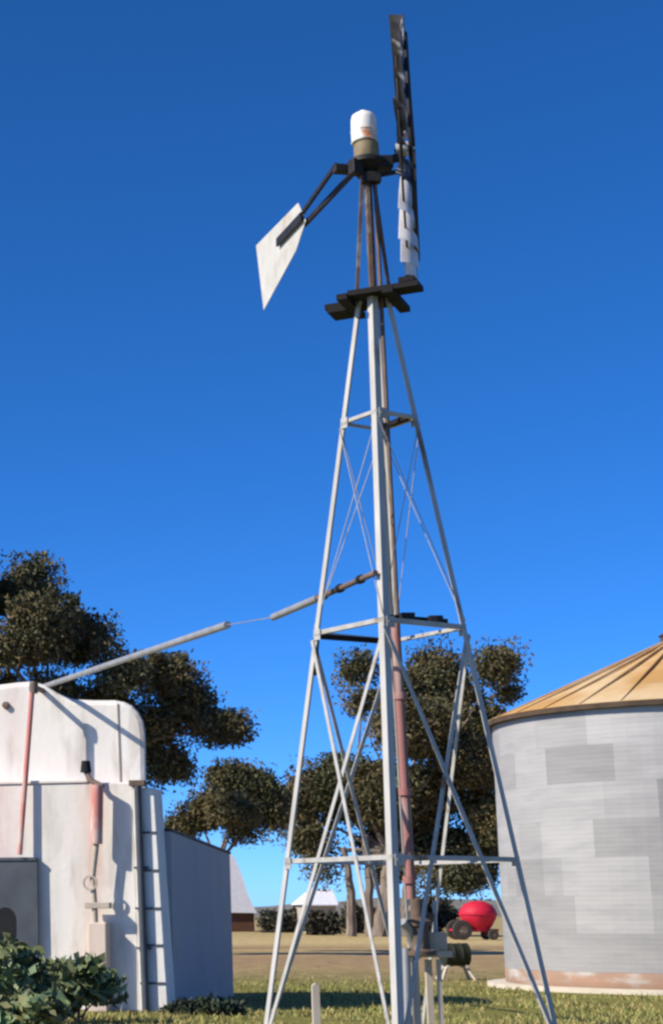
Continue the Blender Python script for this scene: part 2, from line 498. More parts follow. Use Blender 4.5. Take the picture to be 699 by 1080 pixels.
# stub tower, mast and rod
for k in ORD:
    MB().bar(corner(k, ZP), Vector((AX, AY, 9.32)) + DIRS[k] * .055, .035, .035).build('mast_stay', M['rust_iron'], mill)
MB().tube([(AX, AY, ZP - .5), (AX, AY, 9.36)], .042, 12).build('mast_pipe', M['rust_iron'], mill, smooth=True)
MB().tube([(AX + .09, AY - .05, .9), (AX + .07, AY - .03, 9.3)], .022, 8).build('pump_rod', M['rusty_pipe'], mill, smooth=True)

# head: gearbox, band and white hood
HY = AY
head = MB().lathe((AX, AY, 9.33), [(0, 0), (.09, 0), (.15, .06), (.21, .09), (.21, .13), (.17, .16), (0, .17)], 20).build('gearbox', M['dark_iron'], mill, smooth=True)
MB().box((AX - .18, AY + .05, 9.40), (.17, .02, 0), (-.01, .05, 0), (0, 0, .045)).build('tail_bracket', M['dark_iron'], head, bevel=.008)
MB().box((AX + .17, AY - .04, 9.43), (.09, 0, 0), (0, .08, 0), (0, 0, .07)).build('bearing_box', M['dark_iron'], head, bevel=.012)
MB().box((AX - .14, AY - .10, 9.36), (.06, .02, 0), (-.02, .06, 0), (0, 0, .08)).build('brake_box', M['dark_iron'], head, bevel=.012)
MB().box((AX + .02, AY - .08, 9.25), (.10, 0, 0), (0, .05, 0), (0, 0, .06)).build('rod_yoke', M['dark_iron'], head, bevel=.01)
MB().bar((AX - .05, AY - .02, 9.27), (AX + .3, AY - .05, 9.33), .04, .04).build('head_strut', M['dark_iron'], head)
MB().bar((AX + .03, AY + .05, 9.22), (AX - .10, AY + .02, 9.34), .05, .04).build('head_strut', M['dark_iron'], head)
MB().lathe((AX - .0, AY, 9.50), [(0, 0), (.128, 0), (.135, .02), (.13, .17), (0, .175)], 24).build('collar', M['tan'], mill, smooth=True)
hood = MB().lathe((AX - .015, AY, 9.68), [(0, 0), (.136, 0), (.144, .015), (.136, .03), (.138, .12), (.143, .125), (.143, .14), (.137, .145), (.134, .27), (.122, .315), (.09, .338), (.045, .348), (.04, .37), (0, .372)], 28)
hood.build('hood', M['hood'], mill, smooth=True)

# wheel, turned edge on to the viewer
WC = Vector((4.345, 18.0, 9.62))
wv = Vector((WC.x, WC.y, 0)).normalized()                # lies in the wheel plane
wv = Vector((wv.x + .012, wv.y, 0)).normalized()
wn = Vector((wv.y, -wv.x, 0))                            # axle direction
wheel = MB().lathe(WC - wn * .10, [(0, 0), (.07, 0), (.075, .03), (.075, .15), (.05, .19), (0, .2)], 16, axis=wn, ref=(0, 0, 1)).build('wheel', M['galv'], mill, smooth=True)
MB().tube([Vector((AX + .05, AY, 9.46)), WC - wn * .08 + Vector((0, 0, -.1)), WC - wn * .08], [.05, .05, .04], 12).build('axle', M['dark_iron'], wheel, smooth=True)
def wp(ang, r, off=0.0):
    return WC + (wv * math.cos(ang) + Vector((0, 0, 1)) * math.sin(ang)) * r + wn * off
for (r, off) in ((1.22, -.035), (.73, -.03), (1.20, .065)):
    MB().tube([wp(2 * math.pi * k / 48, r, off) for k in range(49)], .012 if off < 0 else .022, 6).build('rim', M['dark_iron'], wheel, smooth=True)
NB = 24
for k in range(NB):
    a = 2 * math.pi * (k + .5) / NB + R(90)
    er = wv * math.cos(a) + Vector((0, 0, 1)) * math.sin(a)
    et = -wv * math.sin(a) + Vector((0, 0, 1)) * math.cos(a)
    mb = MB()
    top, bot = [], []
    nr, nc = 4, 5
    dent = random.uniform(-.22, .22)
    rr1 = 1.425 + random.uniform(-.035, .01)
    for i in range(nr + 1):
        r = .56 + (rr1 - .56) * i / nr
        ch = .12 + .17 * i / nr
        pit = R(44) - R(15) * i / nr + dent
        for j in range(nc + 1):
            s = (j / nc - .5)
            camber = .05 * (1 - (2 * s) ** 2)
            p = WC + er * r + (et * math.cos(pit) + wn * math.sin(pit)) * (s * ch) + (wn * math.cos(pit) - et * math.sin(pit)) * (camber - .02)
            top.append(p)
            bot.append(p + (wn * math.cos(pit) - et * math.sin(pit)) * .004)
    n = len(top)
    fs = []
    for i in range(nr):
        for j in range(nc):
            q = i * (nc + 1) + j
            fs.append((q, q + 1, q + nc + 2, q + nc + 1))
            fs.append((n + q, n + q + nc + 1, n + q + nc + 2, n + q + 1))
    ring = [j for j in range(nc + 1)] + [i * (nc + 1) + nc for i in range(1, nr + 1)] + [nr * (nc + 1) + j for j in range(nc - 1, -1, -1)] + [i * (nc + 1) for i in range(nr - 1, 0, -1)]
    for x in range(len(ring)):
        y = ring[(x + 1) % len(ring)]
        fs.append((ring[x], ring[x] + n, y + n, y))
    mb.add(top + bot, fs)
    pale = math.sin(a) < -.72 and math.cos(a) < .35  # lowest blades take the paler copy, painting the sun on them
    mb.build('blade', M['sunlit_blade'] if pale else M['blade'], wheel, smooth=True)
for k in range(6):
    a = 2 * math.pi * k / 6 + R(30)
    MB().bar(wp(a, .05, -.07), wp(a, 1.23, -.03), .028, .010, side=wn).build('spoke', M['dark_iron'], wheel)
for k in range(6):
    a = 2 * math.pi * k / 6 + R(60)
    MB().bar(wp(a, .05, .09), wp(a, 1.20, .065), .028, .014, side=wn).build('spoke', M['dark_iron'], wheel)

# folded tail: boom of two bars and a flaring vane
T0 = Vector((3.60, 18.05, 9.50)); TN = Vector((3.51, 19.8, 9.52)); TF = Vector((3.28, 21.7, 9.52))
tail = MB()
tn_top = P(312, 226, 19.8); tn_bot = P(318, 238, 19.8)
tail.bar((3.60, 18.02, 9.44), P(318, 226, 19.75), .05, .035).bar((3.78, 18.06, 9.36), P(321, 237, 19.75), .06, .035)
tb = tail.build('tail_boom', M['dark_iron'], mill)
outl = [P(314, 214, 19.75), P(322, 234, 19.75), P(312, 263, 20.2), P(276, 327, 21.65), P(269, 259, 21.75)]
vn = (outl[4] - outl[0]).cross(Vector((0, 0, 1))).normalized()
if vn.x > 0:
    vn = -vn
base = outl[0]
def vane_pt(u, v):
    d = ray(u, v); o = Vector((0, 0, EYE))
    return o + d * ((base - o).dot(vn) / d.dot(vn))
outl = [vane_pt(*q) for q in ((313, 214), (321, 233), (311, 264), (277, 327), (269, 259))]
va, vb = vane_pt(320, 228), vane_pt(294, 256)
MB().bar(va + vn * .02, vb + vn * .02, .10, .03, side=(0, 0, 1)).build('vane_rib', M['dark_iron'], tb)
MB().prism([p - vn * .012 for p in outl], -vn * .008).build('tail_vane', M['vane'], mill)

# ------------------------------------------------------------------ bore pump under the tower
pump = thing('bore_pump', (4.02, AY, 0), 'faded red riser pipe on a rusty pump head and pale stand under the windmill', 'pump')
MB().tube([(4.015, AY - .02, 1.75), (3.985, AY - .02, 4.55)], .047, 14).build('riser_pipe', M['riser'], pump, smooth=True)
for z in (1.9, 2.75, 3.7):
    MB().lathe((4.0, AY - .02, z), [(.05, 0), (.066, 0), (.066, .07), (.05, .07)], 14).build('coupling', M['riser'], pump, smooth=True)
MB().lathe((4.06, AY - .05, 1.22), [(0, 0), (.16, 0), (.16, .04), (.10, .06), (.10, .26), (.13, .28), (.13, .32), (.06, .36), (.05, .53), (0, .55)], 18).build('pump_head', M['rust_iron'], pump, smooth=True)
MB().tube([P(424, 972, 17.85), P(431, 980, 17.9), P(436, 1000, 17.95), P(440, 1010, 18)], [.045, .045, .04, .04], 12).build('outlet_elbow', M['pale_pipe'], pump, smooth=True)
MB().tube([P(458, 950, 18.1), P(459, 985, 18.1)], .022, 10).build('gauge_stem', M['pale_pipe'], pump, smooth=True)
MB().bar(P(432, 958, 18), P(456, 968, 18.1), .06, .06).build('cross_arm', M['rust_iron'], pump)
fr = MB().box(P(450, 1006, 18.1), (.20, .02, 0), (-.02, .16, 0), (0, 0, .030)).build('stand_top', M['timber_grey'], pump, bevel=.006)
MB().box(P(450, 992, 18.1), (.17, 0, 0), (0, .12, 0), (0, 0, .08)).build('stand_box', M['concrete'], pump, bevel=.01)
for (u, dy) in ((437, -.1), (451, .12), (462, -.05)):
    p = P(u, 1012, 18.05 + dy)
    MB().bar((p.x, p.y, 0), (p.x, p.y, p.z), .06 if u != 462 else .035, .06).build('stand_leg', M['timber_grey'], pump)
MB().tube([P(428, 1000, 17.9), Vector((P(426, 1040, 17.9).x, 17.9, 0))], .04, 10).build('drop_pipe', M['pale_pipe'], pump, smooth=True)

pst = P(333, 1040, 19.0)
tag(MB().prism([(pst.x - .04, 19, 0), (pst.x + .04, 19, 0), (pst.x + .036, 19, pst.z), (pst.x, 19, pst.z + .03), (pst.x - .036, 19, pst.z)], (0, .07, 0)).build('post', M['timber_grey'], origin=(pst.x, 19, 0)),
    'short pale timber peg standing between the left legs of the windmill', 'post')

# ------------------------------------------------------------------ white tanks, lean-to
CX, CY = 2.82, 31.5
BA = R(17.4)
EX = Vector((math.cos(BA), -math.sin(BA), 0)); EY = Vector((math.sin(BA), math.cos(BA), 0))
C0 = Vector((CX, CY, 0))
def L(lx, ly, z):
    return C0 + EX * lx + EY * ly + Vector((0, 0, z))
def on(u, v, ly):                                        # point of the plane ly = const seen at (u, v): local (lx, z)
    d = ray(u, v); o = Vector((0, 0, EYE))
    t = ((C0 + EY * ly) - o).dot(EY) / d.dot(EY)
    p = o + d * t
    return (p - C0).dot(EX), p.z
from mathutils import Matrix
def frame(lx, ly, z):
    mt = Matrix.Rotation(-BA, 4, 'Z'); mt.translation = L(lx, ly, z)
    return mt

RY = .60
rear_w = whitewash('rear_whitewash', [(.0, .36, 3, 5.5, .45, (.58, .38, .34)), (2.27, .14, 3, 5.5, 1.2, (.42, .36, .31))])
front_w = whitewash('front_whitewash', [(-.55, .40, .6, 2.6, .75, (.58, .36, .32)), (1.02, .22, .4, 2.6, 1.0, (.60, .27, .23)),
                                        (1.0, .6, -.6, .5, .7, (.52, .42, .33)), (.25, .5, -.2, 2.5, .35, (.45, .40, .34))])
MB_ = MB
# rear tank: tall, rounded shoulder
rt = [on(u, v, RY) for (u, v) in ((20, 719), (35, 718), (48, 722), (62, 731), (78, 737), (100, 738), (122, 738), (132, 740), (140, 744), (147, 751), (151.5, 760), (153.5, 774))]
rr = rt[-1][0]
left_pts = [(-5.2, rt[0][1] - .25), (-4.2, rt[0][1] - .12)]
o_r = left_pts + rt + [(rr, 0.0), (-5.2, 0.0)]
rtank = thing('water_tank', L(-2.9, RY, 0), 'tall whitewashed rear water tank with a humped top and rounded shoulder', 'water tank')
MB().prism([L(a, RY, b) for a, b in o_r], Vector((.07, 1, 0)) * 2.6).build('tank_wall', rear_w, rtank, bevel=.10)
# seam pipe on the rear tank and small knob
sx0, sz0 = on(124, 742, RY - .02); sx1, sz1 = on(127, 826, RY - .02)
MB().bar(L(sx0, RY - .006, sz0), L(sx1, RY - .006, sz1), .028, .03).build('seam_strip', M['concrete'], rtank)
kx, kz = on(7, 744, RY)
MB().lathe(L(kx, RY, kz), [(0, -.08), (.06, -.075), (.07, 0)], 12, axis=EY, ref=(0, 0, 1)).build('pipe_stub', M['rust_iron'], rtank, smooth=True)

# front tank
ftank = thing('water_tank', L(-2.3, 0, 0), 'lower flat topped whitewashed front water tank with a block pier at its right end', 'water tank')
fz = on(80, 826, 0)[1]
pr_, pz_ = on(163, 831, 0)
pl_ = on(143, 831, 0)[0]
MB().prism([L(-5.6, 0, 0), L(pl_ + .02, 0, 0), L(pl_ - .04, 0, fz), L(-5.6, 0, fz)], EY * (RY - .01)).build('tank_wall', front_w, ftank, bevel=.03)
MB().box(L(-3.2 + pl_ / 2, .30, fz + .03), EX * (2.35 + pl_ / 2 + .0), EY * .33, (0, 0, .028)).build('tank_rim', front_w, ftank, bevel=.015)
pier_w = whitewash('pier_whitewash', [], (.74, .73, .70))
pier = MB().prism([L(pl_ + .03, -.06, 0), L(.03, -.06, 0), L(pr_, -.06, pz_), L(pl_ - .03, -.06, pz_)], EY * .66).build('pier', pier_w, ftank, bevel=.015)
for v in (878, 918, 958, 997, 1037):
    a = on(150, v, -.06); bq = on(163 + (v - 831) * .052, v, -.06)
    MB().bar(L(a[0] - .03, -.066, a[1]), L(bq[0] + .012, -.066, bq[1]), .035, .03).build('strap', M['cabinet'], pier)

# steel pole clipped in front of the pier
pt = on(145, 826, -.14); pb = on(154, 1062, -.14)
pole = thing('steel_pole', L(pb[0], -.14, 0), 'dark grey steel pole running up the front of the white block pier', 'pole')
MB().tube([L(pb[0], -.14, 0), L(pt[0], -.14, pt[1])], .062, 12).build('shaft', M['cabinet'], pole, smooth=True)
MB().box(L(pt[0], -.10, pt[1] + .0), EX * .14, EY * .10, (0, 0, .05)).build('cap_plate', M['rust_iron'], pole, bevel=.01)
for v in (915, 958, 1000):
    q = on(146 + (v - 826) * .035, v, -.14)
    MB().bar(L(q[0] - .14, -.10, q[1]), L(q[0] + .12, -.10, q[1]), .035, .03).build('clip', M['cabinet'], pole)

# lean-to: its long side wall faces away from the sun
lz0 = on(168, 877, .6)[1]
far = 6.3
lean = thing('lean_to', L(-.3, 3.5, 0), 'low whitewashed lean-to, shade painted into its walls, with a dark roof beside the white block pier', 'shed')
shade_w = whitewash('lean_to_shaded_whitewash', [], (.38, .39, .42))  # whitewash toned down to blue grey: the wall's shade is in its colour
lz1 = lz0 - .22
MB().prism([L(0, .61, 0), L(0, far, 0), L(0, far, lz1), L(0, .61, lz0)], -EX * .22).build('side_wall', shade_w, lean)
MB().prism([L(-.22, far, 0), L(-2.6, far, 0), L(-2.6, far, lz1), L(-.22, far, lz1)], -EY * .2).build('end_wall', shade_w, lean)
rf = MB().prism([L(.02, .61, lz0 + .004), L(.02, far + .03, lz1 + .004), L(.02, far + .03, lz1 + .05), L(.02, .61, lz0 + .05)], -EX * (abs(rr) + .08)).build('roof', M['roof_dark'], lean)
MB().prism([L(rr - .02, 3.95, lz1 + .10), L(rr - .02, far + .15, lz1 + .02), L(rr - .02, far + .15, lz1 + .09), L(rr - .02, 3.95, lz1 + .18)], -EX * 1.7).build('roof_sheet', M['roof_dark'], rf)

# dark metal cabinet in front of the tank (left edge of the picture)
CLY = -.14
cr, cz = on(40, 904, CLY)
cab = thing('metal_cabinet', L(cr - 1.0, CLY, 0), 'dull blue grey metal cabinet with dark arched opening at the left edge', 'cabinet')
MB().prism([L(cr + .04, CLY, 0), L(cr, CLY, cz), L(cr - 1.9, CLY, cz), L(cr - 1.9, CLY, 0)], Vector((.015, 1, 0)) * .13).build('body', M['cabinet'], cab, bevel=.02)
hx, hz = on(6, 958, CLY)
arch = [L(hx + .20 * math.cos(t), CLY - .004, hz - .2 + .22 * math.sin(t)) for t in [math.pi * i / 10 for i in range(11)]] + [L(hx - .2, CLY - .004, .3), L(hx + .2, CLY - .004, .3)]
MB().prism(arch, EY * .003).build('opening', M['black'], cab)
MB().bar(L(cr - 1.9, CLY - .015, cz - .03), L(cr - .02, CLY - .015, cz - .03), .05, .02).build('top_lip', M['cabinet'], cab)

# delivery pipe from the tower to the rear tank
tk = on(36, 722, -.02)
tp = [P(396, 604, 17.35), P(335, 631, 18.6), P(288, 651, 20.0), P(240, 659, 22.0), P(60, 719.5, 32.3), P(47, 724, 33.2)]
deliv = thing('delivery_pipe', L(tk[0], -.02, tk[1]), 'long pale water pipe slung through the air from the windmill to the rear tank', 'pipe')
MB().tube(tp[:2], .030, 10).build('rusty_end', M['rusty_pipe'], deliv, smooth=True)
MB().tube([tp[1], tp[2]], .040, 10).build('sleeve', M['pale_pipe'], deliv, smooth=True)
MB().tube([tp[2], tp[3]], .006, 8).build('thinned_pipe', M['pale_pipe'], deliv, smooth=True)  # sky glare shaped in: this stretch of the pipe is thinned to a thread
MB().tube(tp[3:], .048, 12).build('long_pipe', M['pale_pipe'], deliv, smooth=True)
for t in (.25, .6, .9):
    q = tp[0].lerp(tp[1], t)
    MB().lathe(q, [(.03, -.03), (.046, -.03), (.046, .03), (.03, .03)], 10, axis=(tp[1] - tp[0]), ref=(0, 0, 1)).build('union', M['dark_iron'], deliv, smooth=True)

dp1 = on(21, 898, -.20)
tw = L(tk[0] - .01, RY + .02, tk[1] - .04)
down = thing('down_pipe', L(dp1[0], -.17, 0), 'thin faded red down pipe dropping from the top of the rear tank', 'pipe')
MB().tube([L(tk[0] - .01, -.05, tk[1]), L(tk[0] - .03, -.06, tk[1] - .25), L(dp1[0], -.20, dp1[1] - .05)], [.05, .048, .048], 12).build('pipe', M['pink'], down, smooth=True)
MB().tube([tw, L(tk[0] - .01, -.05, tk[1] - .04)], .05, 12).build('arm', M['rusty_pipe'], down, smooth=True)
MB().lathe(L(tk[0] + .005, -.04, tk[1] - .06), [(0, -.1), (.075, -.1), (.085, 0), (.075, .1), (0, .1)], 14).build('elbow', M['rusty_pipe'], down, smooth=True)

# second inlet: dark elbow, arm, red pipe, valve
OFF = -.28
e0 = on(89, 808, OFF); e1 = on(95, 823, OFF); e2 = on(103, 828, OFF); e3 = on(102, 890, OFF); e4 = on(98, 925, OFF); e5 = on(100, 955, OFF); e6 = on(104, 1010, OFF)
inlet = thing('standpipe', L(e3[0], OFF, 0), 'wide faded red standpipe with a black elbow on the front tank', 'pipe')
MB().tube([L(e2[0], OFF, e2[1]), L(e3[0], OFF, e3[1])], .105, 14).build('red_pipe', M['pink'], inlet, smooth=True)
MB().tube([L(e0[0], OFF + .12, e0[1] + .10), L(e0[0], OFF + .12, e0[1] - .10)], [.075, .10], 12).build('elbow', M['black'], inlet, smooth=True)
MB().tube([L(e0[0], OFF + .12, e0[1] - .08), L(e1[0], OFF + .06, e1[1]), L(e2[0] + .10, OFF, e2[1] - .03)], .05, 12).build('arm', M['rusty_pipe'], inlet, smooth=True)
MB().tube([L(e3[0], OFF, e3[1]), L(e4[0], OFF, e4[1]), L(e5[0], OFF, e5[1]), L(e6[0], OFF, 0)], .05, 12).build('lower_pipe', M['concrete'], inlet, smooth=True)
MB().lathe(L(e4[0] - .03, OFF - .06, e4[1] - .1), [(.10, -.02), (.13, -.02), (.13, .02), (.10, .02), (.10, -.02)], 18, axis=EY, ref=(0, 0, 1)).build('valve_wheel', M['concrete'], inlet, smooth=True)
MB().box(L(e5[0] + .06, OFF + .02, e5[1]), EX * .22, EY * .10, (0, 0, .05)).build('bracket', M['concrete'], inlet, bevel=.01)
MB().box(L(e5[0] + .05, OFF + .1, e5[1] * .42), EX * .16, EY * .16, (0, 0, e5[1] * .42)).build('pier_block', whitewash('stained_block', [], (.66, .54, .45)), inlet, bevel=.02)

# ------------------------------------------------------------------ silo
SX, SY, SR = 16.0, 42.0, 4.4
silo = thing('grain_silo', (SX, SY, 0), 'round galvanised grain silo with a rusty tan cone roof at the right', 'silo')
NA, ROWS = 96, 7
z0, z1 = .42, 5.98
hrow = (z1 - z0) / ROWS
vs, fs, cols = [], [], []
tone = {}
r2 = random.Random(5)
for row in range(ROWS):
    off = r2.randrange(6)
    for s in range(17):
        tone[(row, s)] = r2.choice([.86, .92, .97, 1.0, 1.0, 1.03, 1.05])
def silo_hit(u, v):                                      # angle and height on the wall for a sheet seen in the photo
    d = ray(u, v)
    a_ = d.x ** 2 + d.y ** 2; b_ = -2 * (d.x * SX + d.y * SY); c_ = SX ** 2 + SY ** 2 - SR ** 2
    disc = b_ * b_ - 4 * a_ * c_
    t = (-b_ - math.sqrt(max(disc, 0))) / (2 * a_)
    return math.atan2(d.y * t - SY, d.x * t - SX), EYE + d.z * t
special = []
for (u0, u1, v, tn) in ((575, 652, 822, .76), (688, 730, 822, .74), (625, 730, 884, .82), (545, 574, 936, .80), (688, 730, 932, .84), (622, 730, 775, 1.12), (572, 622, 884, 1.06), (590, 680, 936, 1.04)):
    h0, h1 = silo_hit(u0, v), silo_hit(u1, v)
    special.append((h0[0] % (2 * math.pi), h1[0] % (2 * math.pi), int((h0[1] - z0) / hrow), tn))
for row in range(ROWS):
    off = (row % 2) * 3
    for k in range(NA):
        a0, a1 = 2 * math.pi * k / NA, 2 * math.pi * (k + 1) / NA
        rr_ = SR + .004 * (ROWS - row)
        n = len(vs)
        for (a, z) in ((a0, z0 + row * hrow), (a1, z0 + row * hrow), (a1, z0 + (row + 1) * hrow), (a0, z0 + (row + 1) * hrow)):
            vs.append((SX + rr_ * math.cos(a), SY + rr_ * math.sin(a), z))
        fs += [n, n + 1, n + 2, n + 3]
        t = tone[(row, ((k + off) // 6) % 17)]
        am = (a0 + a1) / 2
        for (s0, s1, rw_, tn) in special:
            if rw_ == row and min(s0, s1) <= am <= max(s0, s1):
                t = tn
        if row == 0:
            t = min(t, .86)
        cols += [(t, t, t * 1.01, 1)] * 4
o = raw_mesh('wall', np.array(vs), fs, 4, M['silo'], silo, colors=np.array(cols))
MB().lathe((SX, SY, 0), [(SR + .02, .10), (SR + .035, .12), (SR + .035, .40), (SR + .012, .43)], NA).build('base_band', M['rust_band'], silo, smooth=True)
MB().lathe((SX, SY, 0), [(SR + .45, 0), (SR + .45, .10), (0, .10)], NA).build('slab', M['slab'], silo)
RO = SR + .14
ZA, ZE = 7.95, 6.0
MB().lathe((SX, SY, 0), [(SR - .05, ZE - .06), (RO + .02, ZE - .06), (RO + .03, ZE + .03), (RO - .02, ZE + .05)], NA).build('eave_band', M['eave'], silo, smooth=True)
roof = MB().lathe((SX, SY, 0), [(RO, ZE + .055), (RO * .5, (ZE + ZA) / 2 + .02), (.42, ZA - .12)], 60).build('roof', M['roof_tan'], silo)
for k in range(30):
    a = 2 * math.pi * (k + .35) / 30
    d = Vector((math.cos(a), math.sin(a), 0))
    MB().bar(Vector((SX, SY, ZE + .06)) + d * (RO - .03), Vector((SX, SY, ZA - .10)) + d * .45, .05, .05).build('roof_rib', M['roof_tan'], roof)
MB().lathe((SX, SY, ZA - .14), [(.46, 0), (.46, .18), (.50, .20), (.3, .34), (0, .4)], 24).build('roof_cap', M['eave'], roof, smooth=True)

# ------------------------------------------------------------------ trees
def limb(mb, p, q, r0, r1, n=6, bend=.12):
    p, q = Vector(p), Vector(q)
    d = q - p
    pts, rs = [], []
    off = Vector((random.uniform(-1, 1), random.uniform(-1, 1), random.uniform(-.2, .5))) * d.length * bend
    for i in range(n + 1):
        t = i / n
        pts.append(p + d * t + off * math.sin(math.pi * t) + Vector((random.uniform(-1, 1), random.uniform(-1, 1), 0)) * .02 * d.length * (0 < i < n))
        rs.append(r0 + (r1 - r0) * t)
    mb.tube(pts, rs, 8)

def gum(label, Y, base_u, fork, lobes, clumps, leaf, group, leaves=70, sigma=.35, L_=.30, W_=.10, depth=1.0, mat='gum', trunk_r=.32, tone=(.6, 1.5), extra_trunks=()):
    """lobes in the photo's pixels (u, v, half width, half height), turned into metres at the tree's own distance"""
    bx = base_u / 1955.0 * Y
    t = thing('gum_tree', (bx, Y, 0), label, 'tree', group)
    sc = Y / 1890.0
    ll = []
    for (u, v, ru, rv, *w) in lobes:
        c = P(u, v, Y)
        c.y += random.uniform(-1, 1) * depth
        ll.append((np.array(c), (ru * sc * .92, max(ru, rv) * sc * .9, rv * sc * .92), (w[0] if w else 1) * ru * rv))
    core = ll
    ll = []
    for (c, r, w) in core:                               # break every lobe into uneven sprays
        for k in range(4):
            o = rng.normal(size=3); o /= np.linalg.norm(o)
            f_ = rng.uniform(.42, .75)
            ll.append((c + o * np.array(r) * rng.uniform(.35, .62), tuple(x * f_ * rng.uniform(.8, 1.2) for x in r), w * f_ * f_))
    v, f, c = leaf_cloud(ll, int(clumps * 2.1), int(leaves * .56), sigma * .82, L_, W_, tone=tone, droop=.7, ragged=True)
    raw_mesh('crown', v, f, 4, M[mat], t, colors=c)
    mb = MB()
    fk = P(*fork, Y)
    limb(mb, (bx, Y, -.1), fk, trunk_r, trunk_r * .7, 8, .05)
    for (cc, r, w) in core:
        limb(mb, fk, fk.lerp(Vector(cc), .85), trunk_r * .36, .02, 6, .10)
        for k in range(3):
            limb(mb, Vector(cc), Vector(cc) + Vector((random.uniform(-1, 1) * r[0], random.uniform(-1, 1) * r[1], random.uniform(0, 1) * r[2])) * .8, .04, .012, 4, .1)
    for (u0, u1, v1) in extra_trunks:
        limb(mb, (u0 / 1955.0 * Y, Y + random.uniform(-1, 1), -.1), P(u1, v1, Y), trunk_r * .6, trunk_r * .3, 8, .06)
    mb.build('trunk', M['bark'], t, smooth=True)
    return t

GRP = None
gum('big brown green gum tree rising behind the white tanks', 74, 60, (70, 800),
    [(22, 622, 42, 38), (-40, 640, 40, 50), (85, 672, 42, 28), (20, 690, 45, 30), (115, 690, 18, 18, .6), (172, 712, 42, 26), (128, 716, 24, 20), (120, 745, 26, 20), (45, 665, 36, 30), (165, 760, 30, 40),
     (205, 745, 26, 28), (236, 766, 24, 18, 1.6), (180, 805, 22, 22), (60, 730, 40, 30), (120, 770, 30, 30), (-30, 720, 50, 50)],
    270, 1, GRP, leaves=430, sigma=.50, L_=.215, W_=.10, trunk_r=.45, depth=2.2, tone=(.55, 1.5))
gum('low spreading gum tree showing above the lean-to roof', 82, 215, (225, 915),
    [(255, 822, 30, 20), (215, 852, 22, 18), (275, 845, 20, 18), (240, 860, 25, 14), (200, 870, 14, 14, .6), (262, 875, 12, 9, .5)],
    100, 1, GRP, leaves=360, sigma=.48, L_=.22, W_=.10, depth=1.4, trunk_r=.28)
gum('wide dark gum tree with pale trunks behind the windmill tower', 140, 400, (410, 900),
    [(368, 712, 17, 20, .8), (385, 740, 14, 20, .6), (462, 712, 40, 25), (420, 735, 22, 26), (512, 708, 30, 18, .8), (520, 738, 22, 14, .5), (440, 775, 52, 40), (478, 812, 40, 36), (420, 890, 34, 26), (470, 730, 40, 26), (500, 775, 34, 44),
     (345, 830, 40, 42), (312, 850, 20, 34, .8), (395, 840, 40, 55), (460, 850, 50, 55), (512, 850, 26, 60), (330, 892, 30, 20, .7), (345, 918, 22, 14, .5), (415, 918, 28, 16, .5), (470, 925, 34, 20, .6), (500, 905, 40, 34), (440, 905, 30, 20, .6)],
    540, 1, GRP, leaves=340, sigma=.85, L_=.38, W_=.17, depth=3.6, mat='gum', trunk_r=.72, tone=(.5, 1.45),
    extra_trunks=((372, 362, 895), (392, 386, 880), (425, 436, 890)))

# ------------------------------------------------------------------ shrubs and weeds
def shrub(name, label, cat, lobes, Y, clumps, leaves, sigma, L_, W_, mat, group=None, tone=(.5, 1.5), stems=6):
    cs = []
    sc = Y / 1955.0
    for (u, v, ru, rv) in lobes:
        c = P(u, v, Y + random.uniform(-.2, .3))
        cs.append((np.array(c), (ru * sc, ru * sc * .8, rv * sc), ru * rv))
    bx = float(np.mean([c[0][0] for c in cs])); by = float(np.mean([c[0][1] for c in cs]))
    t = thing(name, (bx, by, 0), label, cat, group)
    v, f, c = leaf_cloud(cs, clumps, leaves, sigma, L_, W_, droop=0, tone=tone, zmin=.02)
    raw_mesh('foliage', v, f, 4, M[mat], t, colors=c)
    mb = MB()
    for k in range(stems):
        cc = Vector(cs[k % len(cs)][0])
        limb(mb, (bx + random.uniform(-.12, .12), by + random.uniform(-.1, .1), -.02), cc, .018, .006, 5, .12)
    mb.build('stems', M['bark'], t, smooth=True)
    return t
SG = 'leafy shrubs in front of the white tanks'
shrub('shrub', 'tallest grey green shrub below the metal cabinet', 'shrub', [(10, 1012, 18, 18), (30, 1030, 22, 20), (6, 1045, 20, 20)], 27.0, 46, 40, .11, .21, .12, 'shrub', SG)
shrub('shrub', 'broad grey green shrub beside the standpipe base', 'shrub', [(66, 1030, 22, 14), (90, 1036, 20, 16), (62, 1050, 24, 16), (112, 1040, 12, 16)], 28.2, 60, 40, .11, .21, .12, 'shrub', SG)
shrub('shrub', 'low dark grey green shrub nearest the grass at the bottom left', 'shrub', [(20, 1066, 26, 14), (48, 1062, 20, 12), (0, 1075, 16, 12)], 26.2, 44, 40, .10, .20, .11, 'shrub', SG)
WG = 'dark weeds along the foot of the lean-to'
shrub('weed_clump', 'dark weed clump at the corner of the block pier and the lean-to', 'weeds', [(198, 1066, 16, 10), (186, 1068, 9, 8)], 30.4, 40, 46, .07, .13, .05, 'weed', WG)
shrub('weed_clump', 'dark weed clump along the far foot of the lean-to wall', 'weeds', [(226, 1064, 16, 9), (246, 1066, 9, 7)], 30.8, 36, 46, .07, .13, .05, 'weed', WG)

